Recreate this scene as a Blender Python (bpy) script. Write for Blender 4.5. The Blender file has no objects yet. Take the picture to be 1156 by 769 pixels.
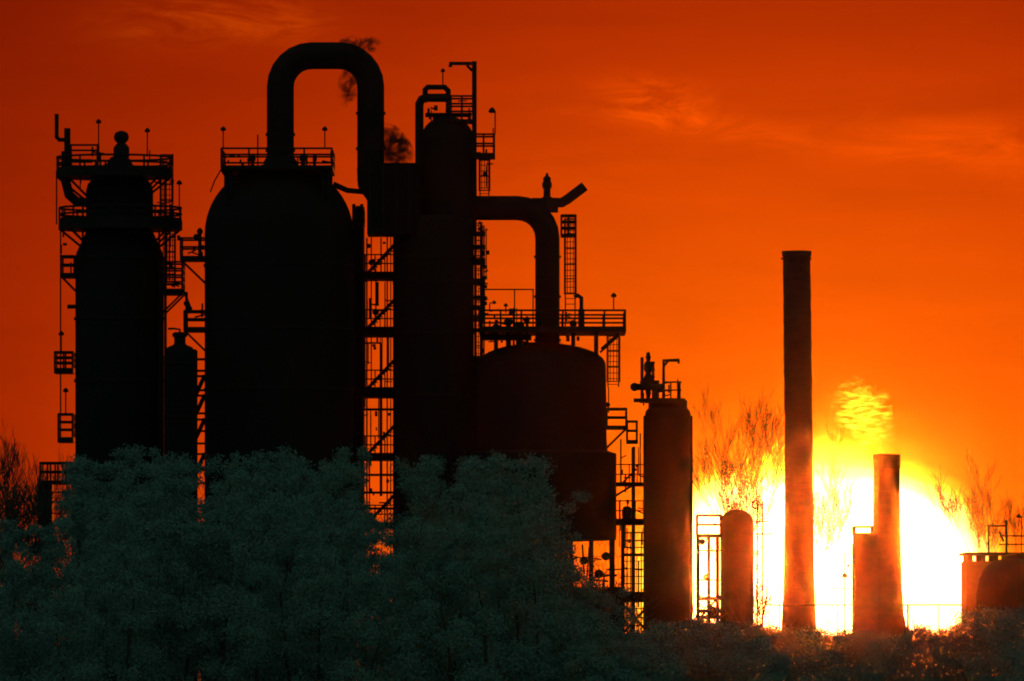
import bpy, math, random
import numpy as np
from mathutils import Vector, Matrix

random.seed(7)
rng = np.random.default_rng(7)
scn = bpy.context.scene
COL = scn.collection
F = 10000.0          # focal length in photo pixels (1156 wide)
HZ = 720.0          # photo row of the horizon
CAMH = 3.0
D = 165.0
BACK = 335.0       # the camera stands this far behind the scene's origin


def X(px, Y=D):
    return (px - 578.0) / F * (Y + BACK)


def Z(py, Y=D):
    return CAMH + (HZ - py) / F * (Y + BACK)


def S(Y=D):
    return (Y + BACK) / F


# ------------------------------------------------------------------ mesh builder
class MB:
    def __init__(self):
        self.v, self.f = [], []

    def box(self, x0, x1, y0, y1, z0, z1):
        if x1 < x0: x0, x1 = x1, x0
        if z1 < z0: z0, z1 = z1, z0
        b = len(self.v)
        for z in (z0, z1):
            self.v += [(x0, y0, z), (x1, y0, z), (x1, y1, z), (x0, y1, z)]
        for q in ((3, 2, 1, 0), (4, 5, 6, 7), (0, 1, 5, 4), (1, 2, 6, 5), (2, 3, 7, 6), (3, 0, 4, 7)):
            self.f.append(tuple(b + i for i in q))
        return self

    def tube(self, pts, r, n=8, cap=True):
        pts = [Vector(p) for p in pts]
        rs = r if isinstance(r, (list, tuple)) else [r] * len(pts)
        b = len(self.v)
        t0 = (pts[1] - pts[0]).normalized()
        up = Vector((0, 0, 1)) if abs(t0.z) < 0.9 else Vector((0, 1, 0))
        u = t0.cross(up).normalized()
        for i, p in enumerate(pts):
            if i == 0: t = pts[1] - pts[0]
            elif i == len(pts) - 1: t = pts[-1] - pts[-2]
            else: t = (pts[i + 1] - pts[i]).normalized() + (pts[i] - pts[i - 1]).normalized()
            t.normalize()
            if i:
                sg = (pts[i] - pts[i - 1]).normalized()
                u = (u - sg * u.dot(sg)).normalized()
            u = (u - t * u.dot(t)).normalized()
            w = t.cross(u)
            for k in range(n):
                a = 2 * math.pi * k / n
                q = p + (u * math.cos(a) + w * math.sin(a)) * rs[i]
                self.v.append(tuple(q))
        for i in range(len(pts) - 1):
            for k in range(n):
                k2 = (k + 1) % n
                self.f.append((b + i * n + k, b + i * n + k2, b + (i + 1) * n + k2, b + (i + 1) * n + k))
        if cap:
            self.f.append(tuple(b + k for k in reversed(range(n))))
            e = b + (len(pts) - 1) * n
            self.f.append(tuple(e + k for k in range(n)))
        return self

    def lathe(self, cx, cy, prof, n=48, jit=0.0):
        b = len(self.v)
        for r, z in prof:
            for k in range(n):
                a = 2 * math.pi * k / n
                rr = max(r, 0.002) * (1 + random.uniform(-jit, jit))
                self.v.append((cx + rr * math.cos(a), cy + rr * math.sin(a), z))
        m = len(prof)
        for i in range(m - 1):
            for k in range(n):
                k2 = (k + 1) % n
                self.f.append((b + i * n + k, b + i * n + k2, b + (i + 1) * n + k2, b + (i + 1) * n + k))
        self.f.append(tuple(b + k for k in reversed(range(n))))
        self.f.append(tuple(b + (m - 1) * n + k for k in range(n)))
        return self

    def ball(self, c, r, n=14, sz=1.0):
        prof = []
        for i in range(n // 2 + 1):
            a = -math.pi / 2 + math.pi * i / (n // 2)
            prof.append((r * math.cos(a), c[2] + sz * r * math.sin(a)))
        return self.lathe(c[0], c[1], prof, n)

    def ring(self, cx, cy, ri, ro, z0, z1, n=48):
        """flat annular slab"""
        b = len(self.v)
        for r, z in ((ri, z0), (ro, z0), (ro, z1), (ri, z1)):
            for k in range(n):
                a = 2 * math.pi * k / n
                self.v.append((cx + r * math.cos(a), cy + r * math.sin(a), z))
        for i in range(4):
            j = (i + 1) % 4
            for k in range(n):
                k2 = (k + 1) % n
                self.f.append((b + i * n + k, b + i * n + k2, b + j * n + k2, b + j * n + k))
        return self

    def hoop(self, cx, cy, r, z, t=0.035, n=40):
        b = len(self.v)
        m = 5
        for k in range(n):
            a = 2 * math.pi * k / n
            for j in range(m):
                c = 2 * math.pi * j / m
                rr = r + t * math.cos(c)
                self.v.append((cx + rr * math.cos(a), cy + rr * math.sin(a), z + t * math.sin(c)))
        for k in range(n):
            k2 = (k + 1) % n
            for j in range(m):
                j2 = (j + 1) % m
                self.f.append((b + k * m + j, b + k2 * m + j, b + k2 * m + j2, b + k * m + j2))
        return self


def link(name, me_or_data, parent=None):
    o = bpy.data.objects.new(name, me_or_data)
    COL.objects.link(o)
    if parent: o.parent = parent
    return o


def mesh_from(name, v, f, mat, smooth=True):
    me = bpy.data.meshes.new(name)
    me.from_pydata(v, [], f)
    me.update()
    if smooth:
        me.shade_smooth()
        me.set_sharp_from_angle(angle=math.radians(38))
    me.materials.append(mat)
    return me


SPLIT = {'valve', 'stiffening_ring', 'nozzle', 'flange', 'post', 'support_leg', 'bracket', 'riser_pipe', 'downcomer_pipe', 'landing',
         'stiffener', 'roof_support', 'vent_pipe', 'looped_pipe', 'pipe_run', 'cross_brace', 'upright', 'mast', 'side_pipe', 'stair_flight', 'cross_arm'}


def pieces(mb):
    """split a builder into its connected pieces"""
    par = list(range(len(mb.v)))
    def find(i):
        while par[i] != i:
            par[i] = par[par[i]]; i = par[i]
        return i
    for f in mb.f:
        a = find(f[0])
        for i in f[1:]: par[find(i)] = a
    out = {}
    for f in mb.f: out.setdefault(find(f[0]), []).append(f)
    res = []
    for fs in out.values():
        ids = sorted({i for f in fs for i in f}); mp = {i: k for k, i in enumerate(ids)}
        p = MB(); p.v = [mb.v[i] for i in ids]; p.f = [tuple(mp[i] for i in f) for f in fs]
        res.append(p)
    return res


class Thing:
    def __init__(self, name, label, cat, px, Y, group=None, z=0.0):
        self.o = link(name, None)
        self.loc = (X(px, Y), Y, z)
        self.o.location = self.loc
        self.o.empty_display_size = 0.5
        self.o['label'] = label
        self.o['category'] = cat
        if group: self.o['group'] = group
        self.Y = Y

    def add(self, name, mb, mat, parent=None, label=None):
        if name in SPLIT:
            for piece in pieces(mb): o = self.add_one(name, piece, mat, parent, label)
            return o
        return self.add_one(name, mb, mat, parent, label)

    def add_one(self, name, mb, mat, parent=None, label=None):
        lx, ly, lz = self.loc
        v = [(a - lx, b - ly, c - lz) for a, b, c in mb.v]
        o = link(name, mesh_from(name, v, mb.f, mat), parent or self.o)
        if label: o['label'] = label
        return o

    # --- helpers in photo pixels at this thing's depth
    def x(self, px): return X(px, self.Y)
    def z(self, py): return Z(py, self.Y)
    def s(self, n): return n * S(self.Y)

    def ring_platform(self, cpx, r_in, r_out, ydeck, ytop, mat=None, brackets=True, dy=0.0, thick=5):
        m = mat or STEEL
        cx, cy = self.x(cpx), self.Y + dy
        ri, ro = self.s(r_in) - 0.03, self.s(r_out)
        zd, zt = self.z(ydeck), self.z(ytop)
        d = MB().ring(cx, cy, ri, ro, zd - self.s(thick), zd)
        deck = self.add('platform', d, m)
        r = MB()
        rr = ro - 0.06
        for q in (1.0, 0.52): r.hoop(cx, cy, rr, zd + (zt - zd) * q, 0.065)
        r.ring(cx, cy, rr - 0.03, rr + 0.03, zd + 0.003, zd + 0.16)
        n = max(8, int(2 * math.pi * ro / 1.25))
        for k in range(n):
            a = 2 * math.pi * (k + 0.5) / n
            p = (cx + rr * math.cos(a), cy + rr * math.sin(a))
            r.tube([(p[0], p[1], zd), (p[0], p[1], zt)], 0.06, 5)
        self.add('railing', r, m, deck)
        if brackets:
            b = MB()
            for k in range(10):
                a = 2 * math.pi * k / 10
                ca, sa = math.cos(a), math.sin(a)
                b.tube([(cx + ri * ca, cy + ri * sa, zd - self.s(thick) - (ro - ri) * 0.75),
                        (cx + (ro - 0.15) * ca, cy + (ro - 0.15) * sa, zd - self.s(thick))], 0.07, 5)
            self.add('bracket', b, m, deck)
        return deck

    def box_platform(self, x0, x1, ydeck, ytop, dep=1.3, thick=4, dy=0.0, mat=None, brace=None, nmid=1, open_side=None, step=1.2):
        m = mat or STEEL
        xa, xb = self.x(x0), self.x(x1)
        ya, yb = self.Y + dy - dep, self.Y + dy + dep
        zd, zt = self.z(ydeck), self.z(ytop)
        deck = self.add('platform', MB().box(xa, xb, ya, yb, zd - self.s(thick), zd), m)
        r = MB()
        i = 0.05
        c = [(xa + i, ya + i), (xb - i, ya + i), (xb - i, yb - i), (xa + i, yb - i)]
        for k in range(4):
            p, q = c[k], c[(k + 1) % 4]
            if open_side == 'r' and k == 1: continue
            if open_side == 'l' and k == 3: continue
            for j in range(nmid + 1):
                z = zd + (zt - zd) * (j + 1) / (nmid + 1)
                r.tube([(p[0], p[1], z), (q[0], q[1], z)], 0.058, 5)
            L = math.dist(p, q)
            n = max(1, int(round(L / step)))
            for t in range(n):
                a = (p[0] + (q[0] - p[0]) * t / n, p[1] + (q[1] - p[1]) * t / n)
                r.tube([(a[0], a[1], zd), (a[0], a[1], zt + 0.03)], 0.058, 5)
        self.add('railing', r, m, deck)
        if brace:
            b = MB()
            bx = self.x(x0 if brace == 'l' else x1)
            tx = self.x(x1 if brace == 'l' else x0)
            for yy in (ya + 0.2, yb - 0.2):
                b.tube([(tx, yy, zd - self.s(thick) - abs(bx - tx) * 0.9), (bx + (0.1 if brace == 'l' else -0.1), yy, zd - self.s(thick))], 0.06, 5)
            self.add('bracket', b, m, deck)
        return deck

    def lamp(self, px, ytop, ybase, dy=-0.8, head=3.2, arm=0):
        x, y = self.x(px), self.Y + dy
        m = MB()
        m.tube([(x, y, self.z(ybase)), (x, y, self.z(ytop + 1))], 0.035, 6)
        if arm: m.tube([(x, y, self.z(ytop + 1)), (self.x(px + arm), y, self.z(ytop))], 0.035, 6)
        pole = self.add('lamp_pole', m, STEEL)
        hx, hz = self.x(px + arm), self.z(ytop)
        r = self.s(head)
        h = MB().lathe(hx, y, [(r * .3, hz + r * .8), (r * .9, hz + r * .1), (r * 1.05, hz - r * .35), (r * .7, hz - r * .75)], 12)
        self.add('lamp_head', h, STEEL, pole)

    def clutter(self, x0, x1, y0, y1, n, seed, dy=-0.8, smax=4.5):
        """conduit runs and little instrument boxes fixed to the structure"""
        q = random.Random(seed)
        for k in range(n):
            a, b = q.uniform(x0, x1), q.uniform(y0, y1)
            yy = self.Y + dy + q.uniform(-.4, .4)
            r = q.random()
            if r < .45:
                w, h = q.uniform(1.5, smax) / 2, q.uniform(2, smax * 1.4) / 2
                self.add('instrument_box', MB().box(self.x(a - w), self.x(a + w), yy - .15, yy + .15, self.z(b + h), self.z(b - h)), STEEL)
            elif r < .75:
                h = q.uniform(18, 60) if y1 - y0 > 80 else q.uniform(8, 20)
                self.add('conduit', MB().tube([(self.x(a), yy, self.z(b + h / 2)), (self.x(a), yy, self.z(b - h / 2))], self.s(q.uniform(.5, 1.1)), 6), STEEL)
            else:
                w = min(q.uniform(5, 14), x1 - x0)
                a = min(max(a, x0 + w / 2), x1 - w / 2)
                self.add('conduit', MB().tube([(self.x(a - w / 2), yy, self.z(b)), (self.x(a + w / 2), yy, self.z(b + q.uniform(-4, 4)))], self.s(q.uniform(.5, 1.1)), 6), STEEL)

    def ladder(self, px, w, y0, y1, dy=-0.3, cage=True, name='ladder', cr=None):
        """vertical ladder from row y0 (top) to y1 with safety cage"""
        x0, x1 = self.x(px - w / 2), self.x(px + w / 2)
        y = self.Y + dy
        za, zb = self.z(y1), self.z(y0)
        m = MB()
        for xx in (x0, x1): m.tube([(xx, y, za), (xx, y, zb)], 0.04, 5)
        z = za + 0.15
        while z < zb:
            m.tube([(x0, y, z), (x1, y, z)], 0.022, 5)
            z += 0.32
        lad = self.add(name, m, STEEL)
        if cage:
            c = MB()
            r = cr or (x1 - x0) * 0.62
            cx = (x0 + x1) / 2
            z = za + 2.0 if zb - za > 5 else za + 0.3
            z0c = z
            while z <= zb + 0.01:
                pts = [(cx + r * math.cos(a), y - 0.05 - r * 1.3 * math.sin(a), z) for a in [math.pi * k / 8 for k in range(9)]]
                c.tube(pts, 0.03, 4)
                z += 0.85
            for a in (0.0, 0.5, 1.05, 1.57, 2.09, 2.64, math.pi):
                xx, yy = cx + r * math.cos(a), y - 0.05 - r * 1.3 * math.sin(a)
                c.tube([(xx, yy, z0c), (xx, yy, zb)], 0.022, 4)
            self.add('safety_cage', c, STEEL, lad)
        return lad


# ------------------------------------------------------------------ materials
def new_mat(name):
    m = bpy.data.materials.new(name)
    m.use_nodes = True
    nt = m.node_tree
    return m, nt, nt.nodes, nt.links


def surf(name, c0, c1, rough=0.75, scale=1.2, metal=0.0, detail=6, bump=0.15, stretch=(1, 1, 1), spec=0.2):
    m, nt, N, L = new_mat(name)
    bs = N['Principled BSDF']
    tc = N.new('ShaderNodeTexCoord')
    mp = N.new('ShaderNodeMapping'); mp.inputs['Scale'].default_value = stretch
    no = N.new('ShaderNodeTexNoise'); no.inputs['Scale'].default_value = scale; no.inputs['Detail'].default_value = detail
    cr = N.new('ShaderNodeValToRGB')
    cr.color_ramp.elements[0].position = 0.35; cr.color_ramp.elements[0].color = (*c0, 1)
    cr.color_ramp.elements[1].position = 0.68; cr.color_ramp.elements[1].color = (*c1, 1)
    L.new(tc.outputs['Object'], mp.inputs['Vector']); L.new(mp.outputs['Vector'], no.inputs['Vector'])
    L.new(no.outputs['Fac'], cr.inputs['Fac']); L.new(cr.outputs['Color'], bs.inputs['Base Color'])
    bs.inputs['Roughness'].default_value = rough
    bs.inputs['Metallic'].default_value = metal
    bs.inputs['Specular IOR Level'].default_value = spec
    if bump:
        bp = N.new('ShaderNodeBump'); bp.inputs['Strength'].default_value = bump; bp.inputs['Distance'].default_value = 0.05
        L.new(no.outputs['Fac'], bp.inputs['Height']); L.new(bp.outputs['Normal'], bs.inputs['Normal'])
    return m


STEEL = surf('silhouette_steel', (0.004, 0.004, 0.004), (0.009, 0.007, 0.005), 0.8, 0.9, spec=0.08)  # backlit darkness of the steelwork is put into this base colour
SHELL = surf('silhouette_vessel_plate', (0.003, 0.003, 0.003), (0.006, 0.005, 0.004), 0.82, 0.35, stretch=(1, 1, 0.25), spec=0.06)  # near-black base colour carries the shade of the backlit vessels
BRICK = surf('silhouette_brick', (0.010, 0.008, 0.007), (0.024, 0.016, 0.012), 0.92, 1.4, stretch=(1, 1, 2.5), spec=0.05)  # brick tone darkened to hold the backlit silhouette, varied at random
WOOD = surf('bark', (0.020, 0.017, 0.013), (0.040, 0.032, 0.025), 0.95, 5.0, spec=0.05)
GROUND = surf('dry_ground', (0.020, 0.030, 0.020), (0.045, 0.050, 0.030), 0.95, 0.08, spec=0.05)


def leaf_mat():
    m, nt, N, L = new_mat('dusky_evergreen_leaves')
    bs = N['Principled BSDF']
    tc = N.new('ShaderNodeTexCoord')
    no = N.new('ShaderNodeTexNoise'); no.inputs['Scale'].default_value = 0.30; no.inputs['Detail'].default_value = 5
    cr = N.new('ShaderNodeValToRGB')
    cr.color_ramp.elements[0].position = 0.35; cr.color_ramp.elements[0].color = (0.052, 0.086, 0.068, 1)
    cr.color_ramp.elements[1].position = 0.70; cr.color_ramp.elements[1].color = (0.064, 0.102, 0.080, 1)
    L.new(tc.outputs['Object'], no.inputs['Vector']); L.new(no.outputs['Fac'], cr.inputs['Fac'])
    L.new(cr.outputs['Color'], bs.inputs['Base Color'])
    bs.inputs['Roughness'].default_value = 0.9
    bs.inputs['Specular IOR Level'].default_value = 0.08
    return m


LEAF = leaf_mat()


def smoke_mat(name, color, dens, aniso, scale, absorb, stretch=(1, 1, 1), lo=0.42, hi=0.62, rim=(.15, .62)):
    m, nt, N, L = new_mat(name)
    N.remove(N['Principled BSDF'])
    out = N['Material Output']
    pv = N.new('ShaderNodeVolumePrincipled')
    pv.inputs['Color'].default_value = (*color, 1)
    pv.inputs['Absorption Color'].default_value = (*absorb, 1)
    pv.inputs['Anisotropy'].default_value = aniso
    tc = N.new('ShaderNodeTexCoord')
    mp = N.new('ShaderNodeMapping'); mp.inputs['Scale'].default_value = stretch
    no = N.new('ShaderNodeTexNoise'); no.inputs['Scale'].default_value = scale
    no.inputs['Detail'].default_value = 4; no.inputs['Distortion'].default_value = 0.6
    mr = N.new('ShaderNodeMapRange'); mr.inputs['From Min'].default_value = lo; mr.inputs['From Max'].default_value = hi
    mr.inputs['To Min'].default_value = 0; mr.inputs['To Max'].default_value = dens
    L.new(tc.outputs['Object'], mp.inputs['Vector']); L.new(mp.outputs['Vector'], no.inputs['Vector'])
    # density thins out softly towards the rim of the puff
    ce = N.new('ShaderNodeVectorMath'); ce.operation = 'DISTANCE'; ce.inputs[1].default_value = (.5, .5, .5)
    L.new(tc.outputs['Generated'], ce.inputs[0])
    fo = N.new('ShaderNodeMapRange'); fo.interpolation_type = 'SMOOTHSTEP'
    fo.inputs['From Min'].default_value = rim[0]; fo.inputs['From Max'].default_value = rim[1]
    fo.inputs['To Min'].default_value = 1; fo.inputs['To Max'].default_value = 0
    L.new(ce.outputs['Value'], fo.inputs['Value'])
    mu = N.new('ShaderNodeMath'); mu.operation = 'MULTIPLY'
    L.new(no.outputs['Fac'], mr.inputs['Value']); L.new(mr.outputs['Result'], mu.inputs[0]); L.new(fo.outputs['Result'], mu.inputs[1])
    L.new(mu.outputs[0], pv.inputs['Density'])
    L.new(pv.outputs['Volume'], out.inputs['Volume'])
    return m


# ------------------------------------------------------------------ sky
SUNPX, SUNPY = 924.0, 660.0
su, sv = (SUNPX - 578) / F, (HZ - SUNPY) / F
sdir = Vector((su, 1.0, sv)).normalized()


def lin(*c):
    return tuple(((v / 255) / 12.92 if v / 255 <= 0.04045 else ((v / 255 + 0.055) / 1.055) ** 2.4) for v in c)


def build_world():
    w = bpy.data.worlds.new('World'); scn.world = w; w.use_nodes = True
    nt = w.node_tree; N, L = nt.nodes, nt.links
    bg = N['Background']
    tc = N.new('ShaderNodeTexCoord')
    dirv = tc.outputs['Generated']

    def math_(op, a, b=None, c=None):
        n = N.new('ShaderNodeMath'); n.operation = op
        for i, v in enumerate((a, b, c)):
            if v is None: continue
            if hasattr(v, 'links'): L.new(v, n.inputs[i])
            else: n.inputs[i].default_value = v
        return n.outputs[0]

    nrm = N.new('ShaderNodeVectorMath'); nrm.operation = 'NORMALIZE'; L.new(dirv, nrm.inputs[0])
    sx = N.new('ShaderNodeSeparateXYZ'); L.new(nrm.outputs[0], sx.inputs[0])
    x, y, z = sx.outputs
    dx = math_('SUBTRACT', x, sdir.x); dy = math_('SUBTRACT', y, sdir.y); dz = math_('SUBTRACT', z, sdir.z)
    m2 = math_('ADD', math_('ADD', math_('MULTIPLY', math_('MULTIPLY', dx, dx), 0.56), math_('MULTIPLY', dy, dy)), math_('MULTIPLY', dz, dz))
    m = math_('SQRT', m2)
    # slow brightness variation + clouds live in the sky directions themselves
    cr = N.new('ShaderNodeValToRGB'); R = cr.color_ramp
    R.interpolation = 'LINEAR'
    K = 3.03
    stops = [(0.000, lin(244, 98, 0)), (0.050 / K, lin(243, 97, 0)), (0.078 / K, lin(240, 93, 1)), (0.100 / K, lin(233, 85, 1)), (0.122 / K, lin(224, 77, 1)),
             (0.150 / K, lin(209, 65, 1)), (0.180 / K, lin(190, 53, 1)), (0.212 / K, lin(166, 41, 1)), (0.245 / K, lin(150, 34, 1)), (0.294 / K, lin(125, 24, 1)),
             (0.40 / K, lin(105, 20, 2)), (0.4, (0.080, 0.020, 0.012)), (0.9, (0.030, 0.050, 0.050)),
             (1.35, TEAL), (2.0, TEAL)]
    while len(R.elements) < len(stops): R.elements.new(0.5)
    for e, (p, c) in zip(R.elements, stops):
        e.position = p * 0.5; e.color = (*c, 1)
    L.new(math_('MULTIPLY', m, 0.5), cr.inputs['Fac'])
    # forward tangent-plane coordinates
    yc = math_('MAXIMUM', y, 0.05)
    u = math_('DIVIDE', x, yc); v = math_('DIVIDE', z, yc)
    cv = N.new('ShaderNodeCombineXYZ')
    L.new(u, cv.inputs[0]); L.new(v, cv.inputs[1])
    # clouds: stretched wisps
    def noise(scale, stretch, det=6, rough=0.6, dist=0.4, off=(0, 0, 0), rot=0.0):
        mp = N.new('ShaderNodeMapping'); mp.inputs['Scale'].default_value = stretch; mp.inputs['Location'].default_value = off
        mp.inputs['Rotation'].default_value = (0, 0, rot)
        n = N.new('ShaderNodeTexNoise'); n.inputs['Scale'].default_value = scale; n.inputs['Detail'].default_value = det
        n.inputs['Roughness'].default_value = rough; n.inputs['Distortion'].default_value = dist
        L.new(cv.outputs[0], mp.inputs['Vector']); L.new(mp.outputs['Vector'], n.inputs['Vector'])
        return n.outputs['Fac']
    def blob(px, py, rx, ry, rot=0.0):
        cu, cvv = (px - 578) / F, (HZ - py) / F
        a = math_('SUBTRACT', u, cu); b = math_('SUBTRACT', v, cvv)
        c, s_ = math.cos(rot), math.sin(rot)
        a2 = math_('ADD', math_('MULTIPLY', a, c), math_('MULTIPLY', b, s_))
        b2 = math_('SUBTRACT', math_('MULTIPLY', b, c), math_('MULTIPLY', a, s_))
        q = math_('ADD', math_('POWER', math_('ABSOLUTE', math_('DIVIDE', a2, rx / F)), 2.0), math_('POWER', math_('ABSOLUTE', math_('DIVIDE', b2, ry / F)), 2.0))
        return math_('EXPONENT', math_('MULTIPLY', q, -1.0))
    n1 = noise(95.0, (0.8, 2.8, 1.0), 9, 0.66, 1.1, (0.3, 0.2, 0), -0.12)
    n2 = noise(55.0, (0.55, 3.4, 1.0), 8, 0.6, 0.5, (3.1, 1.7, 0), -0.10)
    blobs = None
    for (px, py, rx, ry, rot, amp) in ((225, 22, 95, 26, 0.05, 0.55), (320, 30, 50, 22, 0.0, 0.28), (740, 112, 55, 22, -0.12, 0.50), (850, 152, 170, 13, -0.12, 0.22),
                                       (1085, 160, 105, 26, -0.08, 0.30), (780, 128, 110, 16, -0.10, 0.2), (1150, 190, 90, 30, -0.08, 0.10), (640, 190, 200, 40, 0.0, 0.06)):
        t = math_('MULTIPLY', blob(px, py, rx, ry, rot), amp)
        blobs = t if blobs is None else math_('ADD', blobs, t)
    mr = N.new('ShaderNodeMapRange'); mr.inputs['From Min'].default_value = 0.38; mr.inputs['From Max'].default_value = 0.64
    mr.inputs['To Min'].default_value = 0.05; mr.inputs['To Max'].default_value = 1.75
    L.new(n1, mr.inputs['Value'])
    cl = math_('MULTIPLY', blobs, mr.outputs['Result'])
    vari = math_('MULTIPLY_ADD', n2, 0.34, 0.83)
    gain = math_('ADD', math_('MULTIPLY', cl, 0.62), vari)
    sc = N.new('ShaderNodeVectorMath'); sc.operation = 'SCALE'
    L.new(cr.outputs['Color'], sc.inputs[0]); L.new(gain, sc.inputs['Scale'])
    # clouds shift a little towards yellow-orange
    cc = N.new('ShaderNodeMix'); cc.data_type = 'RGBA'; cc.blend_type = 'ADD'
    cc.inputs[7].default_value = (0.10, 0.030, 0.000, 1)
    L.new(math_('MINIMUM', cl, 1.0), cc.inputs[0]); L.new(sc.outputs[0], cc.inputs[6])
    # swollen sun disc, flattened by the thick air at the horizon
    a, b, pw = 204 / F, 139 / F, 2.4
    du = math_('ABSOLUTE', math_('DIVIDE', math_('SUBTRACT', u, su), a)); dv = math_('ABSOLUTE', math_('DIVIDE', math_('SUBTRACT', v, sv), b))
    t = math_('POWER', math_('ADD', math_('POWER', du, pw), math_('POWER', dv, pw)), 1 / pw)
    ne = noise(180.0, (1.0, 1.6, 1.0), 5, 0.65, 0.2)
    t = math_('ADD', t, math_('MULTIPLY_ADD', ne, 0.10, -0.05))
    t = math_('ADD', t, math_('MULTIPLY', math_('LESS_THAN', y, 0.1), 9.0))
    sr = N.new('ShaderNodeValToRGB'); Q = sr.color_ramp; Q.interpolation = 'EASE'
    ss = [(0.0, (5.0, 4.4, 3.0, 1)), (0.78, (4.0, 3.4, 1.7, 1)), (0.93, (1.9, 1.35, 0.30, 1)), (0.985, (1.15, 0.72, 0.045, 1)), (1.035, (1.05, 0.36, 0.012, 0.7)), (1.12, (1.0, 0.20, 0.002, 0.0))]
    while len(Q.elements) < len(ss): Q.elements.new(0.5)
    for e, (p, c) in zip(Q.elements, ss):
        e.position = p * 0.7; e.color = c
    L.new(math_('MULTIPLY', t, 0.7), sr.inputs['Fac'])
    mx = N.new('ShaderNodeMix'); mx.data_type = 'RGBA'; mx.clamp_result = False
    L.new(sr.outputs['Alpha'], mx.inputs[0]); L.new(cc.outputs[2], mx.inputs[6]); L.new(sr.outputs['Color'], mx.inputs[7])
    L.new(mx.outputs[2], bg.inputs['Color'])
    bg.inputs['Strength'].default_value = 1.0
    w.cycles.sampling_method = 'MANUAL'; w.cycles.sample_map_resolution = 2048


TEAL = (0.17, 0.31, 0.28)
build_world()

sun = bpy.data.lights.new('sun', 'SUN')
sun.energy = 2.5
sun.color = (1.0, 0.10, 0.003)
sun.angle = math.radians(1.75)       # the swollen disc of the photograph
so = link('sun', sun)
so.location = sdir * 300
so.rotation_euler = sdir.to_track_quat('Z', 'Y').to_euler()
so['kind'] = 'structure'

cam = bpy.data.cameras.new('camera')
cam.sensor_width = 36.0
cam.lens = 36.0 * F / 1156.0
cam.shift_y = (HZ - 384.5) / 1156.0
cam.clip_start = 0.5; cam.clip_end = 6000
co = link('camera', cam)
co.location = (0, -BACK, CAMH)
co.rotation_euler = (math.pi / 2, 0, 0)
scn.camera = co

# ------------------------------------------------------------------ ground and air
gm = MB()
nx, ny = 40, 60
for j in range(ny + 1):
    for i in range(nx + 1):
        xx = -480 + 960 * i / nx; yy = -390 + 2380 * j / ny
        h = 0.0 if 60 < yy < 260 else random.uniform(-0.25, 0.15)
        gm.v.append((xx, yy, h - 0.05))
for j in range(ny):
    for i in range(nx):
        a = j * (nx + 1) + i
        gm.f.append((a, a + 1, a + nx + 2, a + nx + 1))
g = link('ground', mesh_from('ground', gm.v, gm.f, GROUND)); g['kind'] = 'structure'

hz_m, nt, N, L = new_mat('evening_haze')
N.remove(N['Principled BSDF'])
pv = N.new('ShaderNodeVolumePrincipled')
pv.inputs['Color'].default_value = (0.95, 0.93, 0.90, 1)
pv.inputs['Density'].default_value = 0.95e-5
pv.inputs['Anisotropy'].default_value = 0.999
L.new(pv.outputs['Volume'], N['Material Output'].inputs['Volume'])
hb = link('haze', mesh_from('haze', *(lambda b: (b.v, b.f))(MB().box(-500, 500, -400, 2000, -1.5, 50)), hz_m, False))
hb['kind'] = 'stuff'
hb['label'] = 'thin evening haze filling the air around the plant'


def arc(cx, cz, r, a0, a1, n, y):
    return [(cx + r * math.cos(math.radians(a0 + (a1 - a0) * i / n)), y, cz + r * math.sin(math.radians(a0 + (a1 - a0) * i / n))) for i in range(n + 1)]


def prof_px(t, pts):
    """pts: (radius px, row) bottom to top -> lathe profile"""
    return [(t.s(r), t.z(y) if y is not None else 0.0) for r, y in pts]


def dome(r, yb, yt, n=9, top=0.0):
    return [(r * math.cos(math.pi / 2 * i / n) if i < n else top, yb + (yt - yb) * math.sin(math.pi / 2 * i / n)) for i in range(n + 1)]


def bands(t, cpx, r, rows, h=2.2, name='flange', dr=1.6, mat=None):
    b = MB()
    for y in rows:
        b.ring(t.x(cpx), t.Y, t.s(r) - 0.04, t.s(r + dr), t.z(y + h / 2), t.z(y - h / 2), 40)
    t.add(name, b, mat or STEEL)


# ------------------------------------------------------------------ A: left fractionating column
t = Thing('distillation_column', 'tall tapering black column at far left ringed by three walkways', 'column', 135, 168)
x = t.x(135)
shell = MB().lathe(x, 168, prof_px(t, [(50, 781), (50, 290), (49, 286), (38, 262), (38, 216), (36, 208), (29, 200), (20, 194), (16, 188), (12, 180), (9, 177)]))
t.add('shell', shell, SHELL)
v = MB().lathe(t.x(137), 168, prof_px(t, [(8, 186), (7, 180), (9, 177), (9, 167), (6, 163), (4.5, 162), (8, 158), (8.5, 154), (7, 150), (3, 148), (0, 147.5)]), 20)
t.add('vent_cap', v, STEEL)
bands(t, 135, 50, (292, 360, 430), 3, 'stiffening_ring')
t.ring_platform(129, 34, 66, 193, 178, thick=8)
t.ring_platform(136, 37, 70, 250, 235, thick=10)
t.box_platform(69, 86, 309, 290, dep=1.2, brace='l', thick=5)
t.box_platform(184, 208, 327, 297, dep=1.6, brace='r', nmid=3, thick=6, step=0.75)
t.box_platform(62, 84, 416, 398, dep=1.2, nmid=2, thick=6, step=0.6)
t.box_platform(66, 84, 494, 468, dep=1.2, nmid=2, thick=6, step=0.6)
p = MB()   # vent riser and return pipe at the left
p.tube([(t.x(65), 167, t.z(130)), (t.x(65), 167, t.z(156)), (t.x(68), 167, t.z(159)), (t.x(76), 167, t.z(159))], t.s(2.4), 10)
p.tube([(t.x(77), 167, t.z(146)), (t.x(77), 167, t.z(176))], t.s(3.6), 10)
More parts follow.
